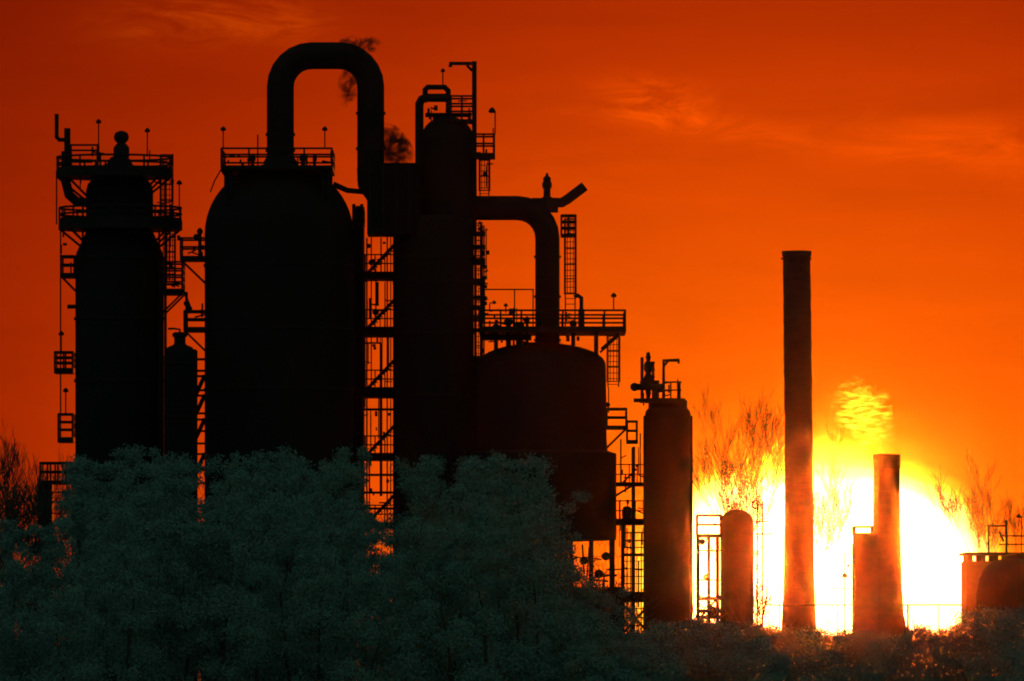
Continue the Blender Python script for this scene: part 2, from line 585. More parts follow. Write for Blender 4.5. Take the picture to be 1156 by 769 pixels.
p.tube([(t.x(76), 167, t.z(172)), (t.x(75), 167, t.z(205)), (t.x(79), 167, t.z(221)), (t.x(88), 167, t.z(229)), (t.x(104), 167, t.z(230))], t.s(5.5), 14)
t.add('vent_pipe', p, STEEL)
p = MB()
p.tube([(t.x(82), 166, t.z(193)), (t.x(82), 166, t.z(166)), (t.x(112), 166, t.z(166)), (t.x(112), 166, t.z(193))], t.s(1.6), 6)
p.tube([(t.x(82), 166, t.z(172)), (t.x(112), 166, t.z(172))], t.s(1.2), 6)
p.tube([(t.x(82), 166, t.z(184)), (t.x(106), 166, t.z(184))], t.s(2.4), 6)
t.add('upper_rail', p, STEEL)
p = MB()
for px_, y0, y1, r in ((65.5, 200, 255, .8), (70, 262, 500, .8), (188, 206, 500, 1.6), (182, 300, 781, 2.0), (95, 232, 300, 1.2), (181, 262, 300, 1.2)):
    p.tube([(t.x(px_), 166.4, t.z(y1)), (t.x(px_), 166.4, t.z(y0))], t.s(r), 6)
p.tube([(t.x(90), 167, t.z(347)), (t.x(77), 167, t.z(347))], t.s(2.4), 8)
t.add('downcomer_pipe', p, STEEL)
t.ladder(189, 12, 176, 250, dy=-1.2)
t.ladder(193, 10, 262, 326, dy=-1.2, cage=True)
for a in ((112, 138, 172), (167, 148, 178), (203, 207, 240), (70, 377, 400), (75, 441, 470)): t.lamp(*a)
bx = MB().box(t.x(120), t.x(152), 165.4, 166.6, t.z(196), t.z(188)); t.add('junction_box', bx, STEEL)

t.clutter(64, 118, 172, 204, 20, 1); t.clutter(160, 197, 176, 208, 9, 2); t.clutter(178, 207, 214, 330, 22, 3); t.clutter(68, 90, 236, 312, 10, 4)

# ------------------------------------------------------------------ B: small drum right of A
t = Thing('surge_drum', 'slim black drum with flanged neck between left column and great reactor', 'drum', 203, 160)
d = MB().lathe(t.x(203), 160, prof_px(t, [(18, 781), (18, 402), (17.4, 397), (14, 392), (8, 389.5), (6.5, 388), (6.5, 381), (8.5, 380), (8.5, 376.5), (6, 375), (0, 374.8)]), 32)
t.add('shell', d, SHELL)
bands(t, 203, 18, (410, 470), 2, 'stiffening_ring')
p = MB().tube([(t.x(203), 160, t.z(376)), (t.x(203), 160, t.z(372)), (t.x(196), 160, t.z(371)), (t.x(190), 160.4, t.z(371))], t.s(1.2), 8)
t.add('vent_pipe', p, STEEL)

# ------------------------------------------------------------------ stairs between B and C
t = Thing('access_stair', 'narrow black stair frame squeezed between slim drum and great reactor', 'stair', 227, 171)
p = MB()
for yy in (170.0, 172.0):
    for px_ in (221, 233): p.tube([(t.x(px_), yy, 0), (t.x(px_), yy, t.z(395))], 0.07, 6)
t.add('post', p, STEEL)
p = MB()
for k, y in enumerate((405, 418, 424, 440, 446, 466, 473, 486, 500, 512, 528, 545)):
    p.box(t.x(220), t.x(234), 169.9, 172.1, t.z(y + 1.5), t.z(y))
t.add('landing', p, STEEL)
p = MB()
for y in (424, 446, 473, 512): p.tube([(t.x(222), 170, t.z(y + 22)), (t.x(232), 170, t.z(y))], 0.12, 6)
t.add('stair_flight', p, STEEL)

# ------------------------------------------------------------------ C: great reactor
t = Thing('reactor_vessel', 'widest black domed reactor vessel with railed platform on its crown', 'vessel', 315, D)
pr = [(84, 781)] + dome(84, 264, 184, 14, 4)
t.add('shell', MB().lathe(t.x(315), D, prof_px(t, pr), 72), SHELL)
bands(t, 315, 84, (300, 372, 440), 3, 'stiffening_ring', 1.2)
pl = t.box_platform(251, 377, 190, 171, dep=3.2, thick=4, step=1.4)
p = MB()
for px_ in (257, 262, 366, 372):
    for yy in (D - 2.6, D + 2.6): p.tube([(t.x(px_), yy, t.z(193)), (t.x(px_), yy, t.z(240 if px_ in (257, 372) else 225))], 0.12, 6)
p.box(t.x(251), t.x(377), D - 3.0, D + 3.0, t.z(196), t.z(194.2))
t.add('support_leg', p, STEEL, pl)
p = MB()
for px_, r in ((286, 3.5), (343, 4.5), (356, 2.5)):
    p.lathe(t.x(px_), D - 1.5, prof_px(t, [(r * .6, 190), (r * .6, 184), (r, 183), (r, 178), (r * .4, 176)]), 14)
p.tube([(t.x(291), D, t.z(190)), (t.x(291), D, t.z(152))], 0.04, 6)
t.add('nozzle', p, STEEL)
t.lamp(254, 149, 171, dy=-3.1); t.lamp(368, 149, 171, dy=-3.1)
t.box_platform(204, 234, 290, 270, dep=1.4, brace='l', thick=5)
t.box_platform(208, 234, 370, 352, dep=1.4, brace='l', thick=5)
p = MB()
for px_, y in ((211, 343), (214, 349), (226, 262), (222, 268)): p.ball((t.x(px_), D - 0.5, t.z(y)), t.s(3.6), 10)
p.tube([(t.x(211), D - .5, t.z(370)), (t.x(211), D - .5, t.z(330))], 0.08, 6)
p.tube([(t.x(207), D - .5, t.z(327)), (t.x(215), D - .5, t.z(347))], 0.07, 6)
p.tube([(t.x(226), D - .5, t.z(290)), (t.x(226), D - .5, t.z(258))], 0.1, 6)
t.add('valve', p, STEEL)
p = MB()   # curved grab line down the dome's left shoulder
p.tube([(t.x(250), D - 1, t.z(193)), (t.x(243), D - 1, t.z(205)), (t.x(238), D - 1, t.z(218))], 0.04, 5)
p.tube([(t.x(376), D, t.z(208)), (t.x(392), D, t.z(215)), (t.x(413), D, t.z(217))], [t.s(3.5), t.s(3.2), t.s(3)], 10)
t.add('side_pipe', p, STEEL)

t.clutter(210, 234, 270, 291, 5, 6); t.clutter(212, 234, 350, 371, 5, 26); t.clutter(256, 300, 174, 192, 6, 7); t.clutter(334, 374, 174, 192, 7, 8)
t.clutter(394, 402, 236, 420, 14, 17, dy=-.2)

# ------------------------------------------------------------------ D: gooseneck transfer line
t = Thing('gooseneck_pipe', 'huge arched black pipe rising from reactor crown and dropping to central tower', 'pipe', 366, D)
R = t.s(15.3)
rr = t.s(35)
cz = t.z(98)
path = [(t.x(316.5), D, t.z(196)), (t.x(316.5), D, t.z(150))] + arc(t.x(351.5), cz, rr, 180, 90, 6, D) + arc(t.x(383.5), cz, rr, 90, 0, 6, D)[0:] + [(t.x(418.5), D, t.z(150)), (t.x(418.5), D, t.z(205))]
t.add('pipe_run', MB().tube(path, R, 28), SHELL)
b = MB()
for px_, y in ((316.5, 152), (316.5, 170), (418.5, 128), (418.5, 168)):
    b.ring(t.x(px_), D, R - 0.03, R + t.s(1.5), t.z(y + 1.4), t.z(y - 1.4), 32)
t.add('flange', b, STEEL)
d = MB()
d.lathe(t.x(316.5), D, prof_px(t, [(19, 188), (19, 183), (15, 176)]), 32)
t.add('base_collar', d, STEEL)
# transfer box where the pipe enters the tower
pts = [(403.5, 192), (424, 186), (472, 186), (472, 266), (415, 266), (415, 226), (404.5, 212)]
b = MB(); n = len(pts)
for yy in (D - 2.0, D + 2.0):
    for a in pts: b.v.append((t.x(a[0]), yy, t.z(a[1])))
b.f.append(tuple(range(n))[::-1]); b.f.append(tuple(n + i for i in range(n)))
for i in range(n):
    j = (i + 1) % n
    b.f.append((i, j, n + j, n + i))
t.add('inlet_box', b, SHELL)
p = MB()
for i in range(4): p.box(t.x(417 + i * 15), t.x(419 + i * 15), D - 2.2, D - 2.003, t.z(265), t.z(188))
t.add('stiffener', p, STEEL)

# ------------------------------------------------------------------ E: central tower
t = Thing('regenerator_tower', 'broad central black tower with looped pipe and hoist arm on top', 'tower', 491, D)
pr = [(44, 781), (44, 262), (43, 250), (34, 244)]
t.add('shell', MB().lathe(t.x(491), D, prof_px(t, pr), 48), SHELL)
t.add('upper_drum', MB().lathe(t.x(505), D, prof_px(t, [(30, 248), (30, 158)] + [(a, b) for a, b in dome(30, 158, 131, 8, 2)]), 40), SHELL)
bands(t, 491, 44, (290, 318, 376, 446), 3, 'stiffening_ring', 1.4)
p = MB()
p.tube([(t.x(473.5), D - .4, t.z(262)), (t.x(473.5), D - .4, t.z(118)), (t.x(476), D - .4, t.z(113)), (t.x(480), D - .4, t.z(111)), (t.x(506), D - .4, t.z(111))], t.s(4.9), 12)
p.tube([(t.x(480), D - .4, t.z(112)), (t.x(480), D - .4, t.z(102)), (t.x(483), D - .4, t.z(99)), (t.x(502), D - .4, t.z(99)), (t.x(506), D - .4, t.z(103)), (t.x(506.5), D - .4, t.z(135))], t.s(3.2), 12)
p.tube([(t.x(480), D + .8, t.z(129)), (t.x(532), D + .8, t.z(129))], t.s(2.6), 8)
t.add('looped_pipe', p, STEEL)
p = MB()
p.box(t.x(532.8), t.x(538.2), D - .3, D + .3, t.z(262), t.z(69.5))
p.box(t.x(507), t.x(532.7), D - .2, D + .2, t.z(73.5), t.z(70))
p.tube([(t.x(527), D, t.z(73.6)), (t.x(533), D, t.z(80))], 0.09, 6)
p.tube([(t.x(508.5), D, t.z(73)), (t.x(508.5), D, t.z(76))], 0.1, 6)
t.add('hoist_davit', p, STEEL)
t.box_platform(508, 535, 136, 110, dep=1.3, nmid=2, thick=3, step=0.8)
t.box_platform(533, 559, 174, 153, dep=1.3, nmid=1, thick=5, step=0.75)
t.lamp(559, 126, 153, dy=-1.2, head=4, arm=-3.5)
t.lamp(500, 80, 98, dy=-.4, head=2.6)
t.ladder(547, 10, 176, 222, dy=-.4)
p = MB()
for px_, r in ((533.5, .9), (537, 1.1), (543.5, 1.9), (546.5, .8)):
    p.tube([(t.x(px_), D - 0.6, 0), (t.x(px_), D - 0.6, t.z(255))], t.s(r), 6)
y = 262
while y < 700:
    p.box(t.x(532), t.x(548), D - 0.75, D - 0.35, t.z(y + random.uniform(3, 8)), t.z(y)); y += random.choice((11, 15, 19, 23, 31))
for y in (300, 312, 322, 335, 341): p.box(t.x(545), t.x(550), D - .7, D - .4, t.z(y + 4), t.z(y))
t.add('riser_pipe', p, STEEL)
t.ladder(540, 7, 250, 600, dy=0.9, cage=True)
t.add('gap_filler_plate', MB().box(t.x(529), t.x(541), D + 1.4, D + 1.6, 0, t.z(402)), STEEL)  # added plate blocking the bright sky gap between tower and tank

t.clutter(481, 534, 112, 150, 14, 9); t.clutter(534, 557, 158, 250, 10, 10); t.clutter(540, 551, 250, 400, 22, 11)

# ------------------------------------------------------------------ stair tower between C and E
t = Thing('pipe_rack_tower', 'open steel stair and pipe rack between great reactor and central tower', 'steel frame', 424, 172)
p = MB()
for px_ in (400, 409, 446):
    for yy in (170.4, 174.0): p.box(t.x(px_ - 2), t.x(px_ + 2), yy - .12, yy + .12, 0, t.z(232))
t.add('post', p, STEEL)
for y0, y1 in ((308, 316), (370, 380), (438, 449), (512, 520), (590, 597), (650, 655)):
    dk = t.add('floor', MB().box(t.x(398), t.x(450), 170.2, 174.2, t.z(y1), t.z(y0)), STEEL)
    r = MB()
    for zz in (y0 - 9, y0 - 19): r.tube([(t.x(398), 170.3, t.z(zz)), (t.x(448), 170.3, t.z(zz))], 0.04, 5)
    for px_ in range(402, 448, 11): r.tube([(t.x(px_), 170.3, t.z(y0)), (t.x(px_), 170.3, t.z(y0 - 19))], 0.04, 5)
    t.add('railing', r, STEEL, dk)
for y0, y1 in ((308, 262), (370, 318), (438, 382), (512, 452), (590, 522)):
    s_ = MB()
    for yy in (171.0, 172.1):
        s_.tube([(t.x(416), yy, t.z(y0)), (t.x(450), yy, t.z(y0 - 36))], 0.09, 6)
    for k in range(12): 
        q = k / 12; s_.box(t.x(416 + 34 * q), t.x(416 + 34 * q) + .25, 171.0, 172.1, t.z(y0 - 36 * q) - .02, t.z(y0 - 36 * q) + .02)
    t.add('stair_flight', s_, STEEL)
p = MB()
for px_, y0, y1, r in ((414, 268, 600, .9), (419, 262, 438, .7), (425.5, 318, 345, 2), (430, 268, 310, .8), (430, 387, 560, 1.6), (437, 262, 600, .8), (441, 262, 640, .6), (404, 232, 700, 2.4), (412, 318, 460, .6), (434.5, 318, 372, .7)):
    p.tube([(t.x(px_), 172.5, t.z(y1)), (t.x(px_), 172.5, t.z(y0))], t.s(r), 6)
p.tube([(t.x(411), 172.5, t.z(387)), (t.x(430), 172.5, t.z(387))], t.s(1.2), 6)
for y in (462, 536, 556, 574): p.tube([(t.x(408), 172.6, t.z(y)), (t.x(447), 172.6, t.z(y))], t.s(1.6), 6)
t.add('pipe_run', p, STEEL)
t.box_platform(398, 412, 252, 238, dep=1.2, nmid=1, thick=3, step=0.4)
p = MB().ball((t.x(424), 172.4, t.z(352)), t.s(4), 10).ball((t.x(419), 172.4, t.z(296)), t.s(3.4), 10)
t.add('valve', p, STEEL)

t.clutter(406, 446, 262, 600, 46, 12, dy=0)

# ------------------------------------------------------------------ F: crossover line
t = Thing('crossover_pipe', 'black elbow pipe running from central tower down into squat tank', 'pipe', 575, D)
R = t.s(13.8)
path = [(t.x(530), D, t.z(235)), (t.x(584), D, t.z(235))] + arc(t.x(584), t.z(269), t.s(34), 90, 0, 6, D)[1:] + [(t.x(618), D, t.z(310)), (t.x(618), D, t.z(396))]
t.add('pipe_run', MB().tube(path, R, 28), SHELL)
b = MB()
for y in (290, 335, 384): b.ring(t.x(618), D, R - .03, R + t.s(1.5), t.z(y + 1.3), t.z(y - 1.3), 32)
t.add('flange', b, STEEL)
v = MB().lathe(t.x(617.5), D - .2, prof_px(t, [(7, 240), (7, 224), (4, 222), (4, 214), (5.5, 211), (5.5, 207), (4.2, 205), (4.4, 201), (2, 199), (1, 195.5)]), 16)
v.box(t.x(600), t.x(630), D - .5, D + .3, t.z(240), t.z(224))
t.add('relief_valve', v, STEEL)
p = MB().tube([(t.x(620), D - .2, t.z(229)), (t.x(634), D - .2, t.z(229)), (t.x(641), D - .2, t.z(225)), (t.x(660), D - .2, t.z(210.5))], t.s(5.6), 16)
t.add('exhaust_pipe', p, STEEL)
p = MB().tube([(t.x(604), D - .2, t.z(232)), (t.x(604), D - .2, t.z(224))], t.s(3), 8)
t.add('nozzle', p, STEEL)

# ------------------------------------------------------------------ G: squat tank
t = Thing('settler_tank', 'squat black domed tank with broad railed deck under elbow pipe', 'tank', 611, D)
pr = [(60, 611), (84.5, 610), (85, 606), (85, 512), (75, 509), (74, 497), (73, 412)] + dome(73, 412, 387, 10, 24)[1:]
t.add('shell', MB().lathe(t.x(611), D, prof_px(t, pr), 56), SHELL)
for px_, dy in ((644, -2.6), (690, -1.6), (668, 3), (692, 2)):
    t.add('leg', MB().box(t.x(px_) - .13, t.x(px_) + .13, D + dy - .13, D + dy + .13, 0, t.z(609)), STEEL)
t.add('plinth', MB().box(t.x(536), t.x(641), D - 3, D + 2.5, 0, t.z(611.5)), BRICK)
t.add('kerb_wall', MB().box(t.x(641.2), t.x(701), D - 3.4, D - 3.0, 0, t.z(663)), BRICK)
p = MB()
rq = random.Random(5)
for k in range(26):
    a = rq.uniform(642, 694); c = rq.uniform(616, 668)
    if rq.random() < .5: p.tube([(t.x(a), D + rq.uniform(-1, 1), t.z(c + rq.uniform(6, 30))), (t.x(a + rq.uniform(-8, 8)), D, t.z(c - 6))], t.s(rq.uniform(.4, 1.2)), 6)
    else: p.tube([(t.x(a - rq.uniform(4, 16)), D + rq.uniform(-1, 1), t.z(c)), (t.x(a + rq.uniform(3, 12)), D, t.z(c + rq.uniform(-5, 5)))], t.s(rq.uniform(.4, 1.4)), 6)
t.add('pipe_run', p, STEEL)
for px_, y in ((659, 633), (676, 648), (684, 628), (650, 652)): t.add('valve', MB().ball((t.x(px_), D, t.z(y)), t.s(rq.uniform(3.5, 6)), 10), STEEL)
pl = t.box_platform(541, 706, 371, 353, dep=3.6, thick=6, step=1.15)
p = MB()
for yy in (D - 3, D + 3):
    p.tube([(t.x(673), yy, t.z(377)), (t.x(673), yy, t.z(405))], t.s(2), 6)
    p.tube([(t.x(678), yy, t.z(396)), (t.x(698), yy, t.z(378))], t.s(1.4), 6)
    p.tube([(t.x(560), yy, t.z(377)), (t.x(560), yy, t.z(402))], t.s(2), 6)
    p.tube([(t.x(588), yy, t.z(377)), (t.x(588), yy, t.z(395))], t.s(2), 6)
t.add('bracket', p, STEEL, pl)
p = MB()
for px_, h, r in ((560, 366, 4), (574, 360, 5), (586, 364, 6), (595, 358, 3), (647, 362, 4), (580, 348, 2)):
    p.lathe(t.x(px_), D - 1, prof_px(t, [(r * .6, 396), (r * .6, h + 8), (r, h + 6), (r, h + 2), (r * .3, h)]), 12)
p.box(t.x(545), t.x(600), D - 2, D + 1, t.z(384), t.z(379))
t.add('nozzle', p, STEEL)
p = MB()
for px_ in (547, 581, 602): p.tube([(t.x(px_), D + 3, t.z(371)), (t.x(px_), D + 3, t.z(324))], .04, 5)
p.tube([(t.x(546), D + 3, t.z(324.5)), (t.x(603), D + 3, t.z(324.5))], .04, 5)
t.add('tarp_frame', p, STEEL)
t.lamp(692, 336, 353, dy=-3.5); t.lamp(553, 344, 353, dy=-3.5, head=2.4, arm=5); t.lamp(571, 347, 356, dy=-3.5, head=2.4)
p = MB().tube([(t.x(656), D - 2, t.z(371)), (t.x(656), D - 2, t.z(338)), (t.x(652), D - 2, t.z(335)), (t.x(648), D - 2, t.z(337))], t.s(2.4), 8)
p.lathe(t.x(656), D - 2, prof_px(t, [(3.5, 371), (3.5, 352), (2.5, 350)]), 10)
t.add('vent_pipe', p, STEEL)
t.ladder(644, 11, 246, 371, dy=1.4, cage=True)
t.box_platform(633, 651, 264, 243, dep=.9, thick=3, dy=.8, nmid=2, step=.5)
t.ladder(692.5, 12, 380, 437, dy=0, cage=True)
p = MB().tube([(t.x(687), D, t.z(437)), (t.x(687), D, t.z(466))], .04, 5); t.add('handrail', p, STEEL)
t.add('valve', MB().ball((t.x(686), D - .3, t.z(457)), t.s(3), 10), STEEL)
t.box_platform(684, 708, 481, 462, dep=1.3, brace='r', thick=4, step=.9)

t.clutter(541, 600, 352, 394, 26, 13, dy=-2.5); t.clutter(634, 664, 356, 388, 9, 14, dy=-2.5)

# ------------------------------------------------------------------ rack between G and H
t = Thing('scaffold_rack', 'lower open steel pipe rack between squat tank and narrow capped column', 'steel frame', 714, 166)
p = MB()
for px_ in (703, 715, 731):
    for yy in (164.6, 167.4): p.tube([(t.x(px_), yy, 0), (t.x(px_), yy, t.z(505 if px_ > 704 else 588))], .09, 6)
t.add('post', p, STEEL)
for y0, y1, xa in ((545, 549, 692), (586, 593, 690), (625, 628, 702), (668, 680, 700), (715, 722, 700)):
    dk = t.add('floor', MB().box(t.x(xa), t.x(733), 164.4, 167.6, t.z(y1), t.z(y0)), STEEL)
    if y0 < 600:
        r = MB()
        for zz in (9, 20): r.tube([(t.x(xa), 164.5, t.z(y0 - zz)), (t.x(728), 164.5, t.z(y0 - zz))], .035, 5)
        for px_ in range(xa, 730, 9): r.tube([(t.x(px_), 164.5, t.z(y0)), (t.x(px_), 164.5, t.z(y0 - 20))], .035, 5)
        t.add('railing', r, STEEL, dk)
p = MB()
for y in (602, 611, 618, 634, 642, 651, 659, 687, 697, 706): p.tube([(t.x(702), 164.6, t.z(y)), (t.x(733), 164.6, t.z(y + random.uniform(-1, 1)))], t.s(random.uniform(.5, 1.0)), 5)
for px_ in (708, 712, 719, 724, 728): p.tube([(t.x(px_), 166, t.z(720)), (t.x(px_), 166, t.z(random.choice((596, 602, 628))))], t.s(random.uniform(.4, .9)), 5)
p.tube([(t.x(703), 164.6, t.z(545)), (t.x(718), 164.6, t.z(530))], .06, 5)
p.tube([(t.x(695), 164.6, t.z(560)), (t.x(716), 164.6, t.z(547))], .07, 5)
t.add('pipe_run', p, STEEL)
p = MB().tube([(t.x(703), 164.6, t.z(715)), (t.x(733), 164.6, t.z(682))], .08, 5).tube([(t.x(703), 167.4, t.z(682)), (t.x(733), 167.4, t.z(715))], .08, 5)
t.add('cross_brace', p, STEEL)
b = MB().lathe(t.x(708), 166, prof_px(t, [(6, 588), (6, 576), (4, 572), (0, 571)]), 14)
t.add('motor', b, STEEL)
t.box_platform(707, 720, 497, 476, dep=1.0, thick=4, step=.4)

t.clutter(698, 732, 515, 715, 34, 16, dy=-.6)

# ------------------------------------------------------------------ H: narrow capped column
t = Thing('stripper_column', 'narrow black column topped with valves and hook-shaped davit', 'column', 754, 162)
t.add('shell', MB().lathe(t.x(754), 162, prof_px(t, [(26, 781), (26, 468), (25, 464), (22, 461), (22, 452), (4, 451)]), 36), SHELL)
t.add('cap_ring', MB().ring(t.x(748), 162, t.s(14), t.s(26), t.z(455), t.z(450), 36), STEEL)
bands(t, 754, 26, (520, 600, 660), 3, 'stiffening_ring')
p = MB()
for px_, yt, r in ((724.5, 404, 1.8), (731.5, 399, 2.2), (737, 411, 1.6), (741, 430, 3)):
    p.tube([(t.x(px_), 161, t.z(452)), (t.x(px_), 161, t.z(yt))], t.s(r), 8)
p.lathe(t.x(731.5), 161, prof_px(t, [(2, 452), (4.5, 432), (5.5, 428), (3, 422), (5, 418), (5, 412), (2, 408), (3.2, 404), (1, 398)]), 12)
p.tube([(t.x(714), 161, t.z(437.5)), (t.x(750), 161, t.z(437.5))], t.s(4), 10)
p.ball((t.x(716), 161, t.z(437.5)), t.s(5), 10).ball((t.x(727), 161, t.z(433)), t.s(5.5), 10).ball((t.x(745), 161, t.z(439)), t.s(5), 10)
for y in (410, 418, 426): p.tube([(t.x(728), 161, t.z(y)), (t.x(739), 161, t.z(y))], t.s(1.5), 6)
p.tube([(t.x(715), 161, t.z(452.5)), (t.x(728), 161, t.z(452.5))], t.s(2.4), 8)
t.add('valve', p, STEEL)
p = MB()
p.tube([(t.x(749), 161.5, t.z(452)), (t.x(749), 161.5, t.z(407.5)), (t.x(767), 161.5, t.z(407))], t.s(2), 8)
p.tube([(t.x(749), 161.5, t.z(414)), (t.x(754), 161.5, t.z(408))], t.s(1.6), 6)
p.tube([(t.x(766), 161.5, t.z(407)), (t.x(766), 161.5, t.z(411))], t.s(1.2), 6)
t.add('hoist_davit', p, STEEL)
p = MB()
for y in (432, 441): p.tube([(t.x(749), 161, t.z(y)), (t.x(769), 161, t.z(y))], .05, 5)
p.tube([(t.x(766), 161, t.z(452)), (t.x(766), 161, t.z(431))], t.s(2.2), 6)
p.tube([(t.x(757), 161, t.z(452)), (t.x(757), 161, t.z(432))], .05, 5)
t.add('railing', p, STEEL)
p = MB()
for px_ in (780.5, 727): p.tube([(t.x(px_), 161, 0), (t.x(px_), 161, t.z(470))], t.s(1.2), 6)
t.add('riser_pipe', p, STEEL)

t.clutter(726, 768, 430, 452, 9, 18, smax=3)

# ------------------------------------------------------------------ I: tall stack
t = Thing('tall_chimney', 'tallest freestanding dark chimney stack with flared foot before the sun', 'chimney', 902, 195)
prof = [(22, 781), (21, 720), (19, 690), (17.3, 640), (16.4, 580), (16.0, 500)]
n = 26
for i in range(n): prof.append((15.9 - i * .012, 500 - (500 - 290) * (i + 1) / n))
prof += [(16.6, 289), (16.6, 283.6), (12.5, 283.2), (12.5, 287)]
m = MB()
m.lathe(t.x(902), 195, prof_px(t, prof), 32, jit=0.022)
m.v = [(a - t.s(3) * min(1, max(0, (c - 12) / 16)), b, c) for a, b, c in m.v]
t.add('shaft', m, BRICK)
b = MB().ring(t.x(899), 195, t.s(15), t.s(17.2), t.z(293), t.z(291), 32)
t.add('rim_band', b, STEEL)

# ------------------------------------------------------------------ J: short chimney
t = Thing('short_chimney', 'shorter dark chimney venting bright vapour, with low block beside it', 'chimney', 1001, 185)
t.add('shaft', MB().lathe(t.x(1001), 185, prof_px(t, [(27, 781), (23, 710), (19, 690), (16, 620), (15, 527)]), 36, jit=.006), BRICK)
t.add('rim_band', MB().lathe(t.x(1001), 185, prof_px(t, [(15.6, 529), (15.8, 513), (12.5, 512.6), (12.5, 518)]), 36), STEEL)

# ------------------------------------------------------------------ K: block with small landings
t = Thing('boiler_block', 'upright dark block hugging left side of the short chimney', 'boiler house', 976, 182)
t.add('casing', MB().box(t.x(964), t.x(989), 180, 184, 0, t.z(602)), BRICK)
t.box_platform(963, 986, 601.8, 595, dep=1.8, thick=2, nmid=0, step=.9)
p = MB().tube([(t.x(953), 181, 0), (t.x(953), 181, t.z(625))], .05, 5).tube([(t.x(962), 181, 0), (t.x(962), 181, t.z(614))], .05, 5)
t.add('mast', p, STEEL)
for y, xa in ((625, 947), (651, 945), (664, 938)):
    t.add('landing', MB().box(t.x(xa), t.x(963.5), 180.4, 182, t.z(y + 1.2), t.z(y)), STEEL)
p = MB().ball((t.x(953), 181, t.z(650)), t.s(3.4), 8).ball((t.x(957), 181, t.z(639)), t.s(2), 8)
t.add('valve', p, STEEL)

# ------------------------------------------------------------------ L: domed silo
t = Thing('domed_silo', 'small round-topped dark silo left of the tall chimney', 'silo', 832, 172)
t.add('shell', MB().lathe(t.x(832), 172, prof_px(t, [(19, 781), (19, 592)] + dome(19, 590, 575, 6, 1)), 32), SHELL)
t.box_platform(786, 815, 603, 582, dep=1.6, thick=4, nmid=1, step=3)
p = MB()
for px_ in (788, 800, 810):
    for yy in (170.6, 173.4): p.tube([(t.x(px_), yy, 0), (t.x(px_), yy, t.z(606))], .08, 6)
for y in (622, 655, 676, 690, 697): p.tube([(t.x(786), 170.6, t.z(y)), (t.x(814), 170.6, t.z(y))], t.s(1.1 + (y > 670) * 1.5), 6)
p.tube([(t.x(788), 170.6, t.z(700)), (t.x(812), 170.6, t.z(672))], .08, 6)
p.ball((t.x(797), 170.5, t.z(652)), t.s(4), 8).ball((t.x(804), 170.5, t.z(690)), t.s(6), 8).ball((t.x(792), 170.5, t.z(612)), t.s(4), 8)
t.add('support_frame', p, STEEL)

# slim mast beside L
t = Thing('lattice_mast', 'thin lattice mast with cross arms between round-topped silo and tall chimney', 'mast', 859, 175)
p = MB()
for px_ in (855, 861): p.tube([(t.x(px_), 175, 0), (t.x(px_), 175, t.z(566))], .055, 5)
y = 560
p2 = MB()
while y < 770:
    p2.tube([(t.x(855), 175, t.z(y)), (t.x(861), 175, t.z(y + 8))], .03, 4); p2.tube([(t.x(861), 175, t.z(y + 8)), (t.x(855), 175, t.z(y + 16))], .03, 4); y += 16
t.add('upright', p, STEEL); t.add('lacing', p2, STEEL)
p = MB().tube([(t.x(852), 175, t.z(603)), (t.x(873), 175, t.z(603))], .05, 5).tube([(t.x(852), 175, t.z(589)), (t.x(868), 175, t.z(589))], .05, 5)
pts = arc(t.x(854), t.z(570), t.s(5), 0, 300, 8, 175)
p.tube(pts, .05, 5)
t.add('cross_arm', p, STEEL)

# ------------------------------------------------------------------ pipe line at y 683
t = Thing('pipe_bridge', 'low horizontal pipe on thin posts crossing the sun between chimneys and block', 'pipe', 1000, 190)
p = MB().tube([(t.x(868), 190, t.z(683)), (t.x(1092), 190, t.z(683))], t.s(1.0), 8); t.add('pipe_run', p, STEEL)
for px_ in (880, 945, 1025, 1060):
    t.add('post', MB().tube([(t.x(px_), 190, 0), (t.x(px_), 190, t.z(683))], t.s(1.3 if px_ == 1025 else .8), 6), STEEL)

# ------------------------------------------------------------------ M, N right edge
t = Thing('furnace_block', 'flat-topped dark block at right edge with rails and pole on its roof', 'building', 1130, 168)
xr = t.x(1215)
t.add('wall', MB().box(t.x(1089), xr, 166, 172, 0, t.z(634)), BRICK)
t.add('roof', MB().box(t.x(1087), xr + .2, 165.5, 172.5, t.z(627), t.z(624)), STEEL)
p = MB()
for k in range(9): p.box(t.x(1091 + k * 14.5), t.x(1096 + k * 14.5), 165.9, 171.9, t.z(634) + .003, t.z(627) - .003)
t.add('roof_support', p, STEEL)
p = MB()
for px_, r in ((1114, 1.2), (1134, 1.5), (1172, 1.2), (1205, 1.2)): p.tube([(t.x(px_), 166, t.z(624)), (t.x(px_), 166, t.z(588 if px_ == 1134 else 593))], t.s(r), 6)
p.tube([(t.x(1112), 166, t.z(594)), (t.x(1134), 166, t.z(594))], t.s(1.3), 6)
for y in (605.5, 615): p.tube([(t.x(1126), 166, t.z(y)), (xr, 166, t.z(y))], t.s(1), 6)
p.tube([(t.x(1126), 166, t.z(600)), (t.x(1131), 166, t.z(612))], t.s(1.4), 6)
t.add('railing', p, STEEL)
t.lamp(1151, 583, 624, dy=-2, head=3, arm=-3)

t = Thing('round_tank', 'dark rounded tank standing before the flat-topped block at right edge', 'tank', 1146, 158)
t.add('shell', MB().lathe(t.x(1142), 158, prof_px(t, [(40, 781), (40, 672), (36, 652)] + [(a, b) for a, b in dome(34, 650, 630, 6, 3)]), 36), SHELL)
t.add('hatch', MB().lathe(t.x(1142), 158, prof_px(t, [(6, 633), (6, 627), (2, 625)]), 14), STEEL)

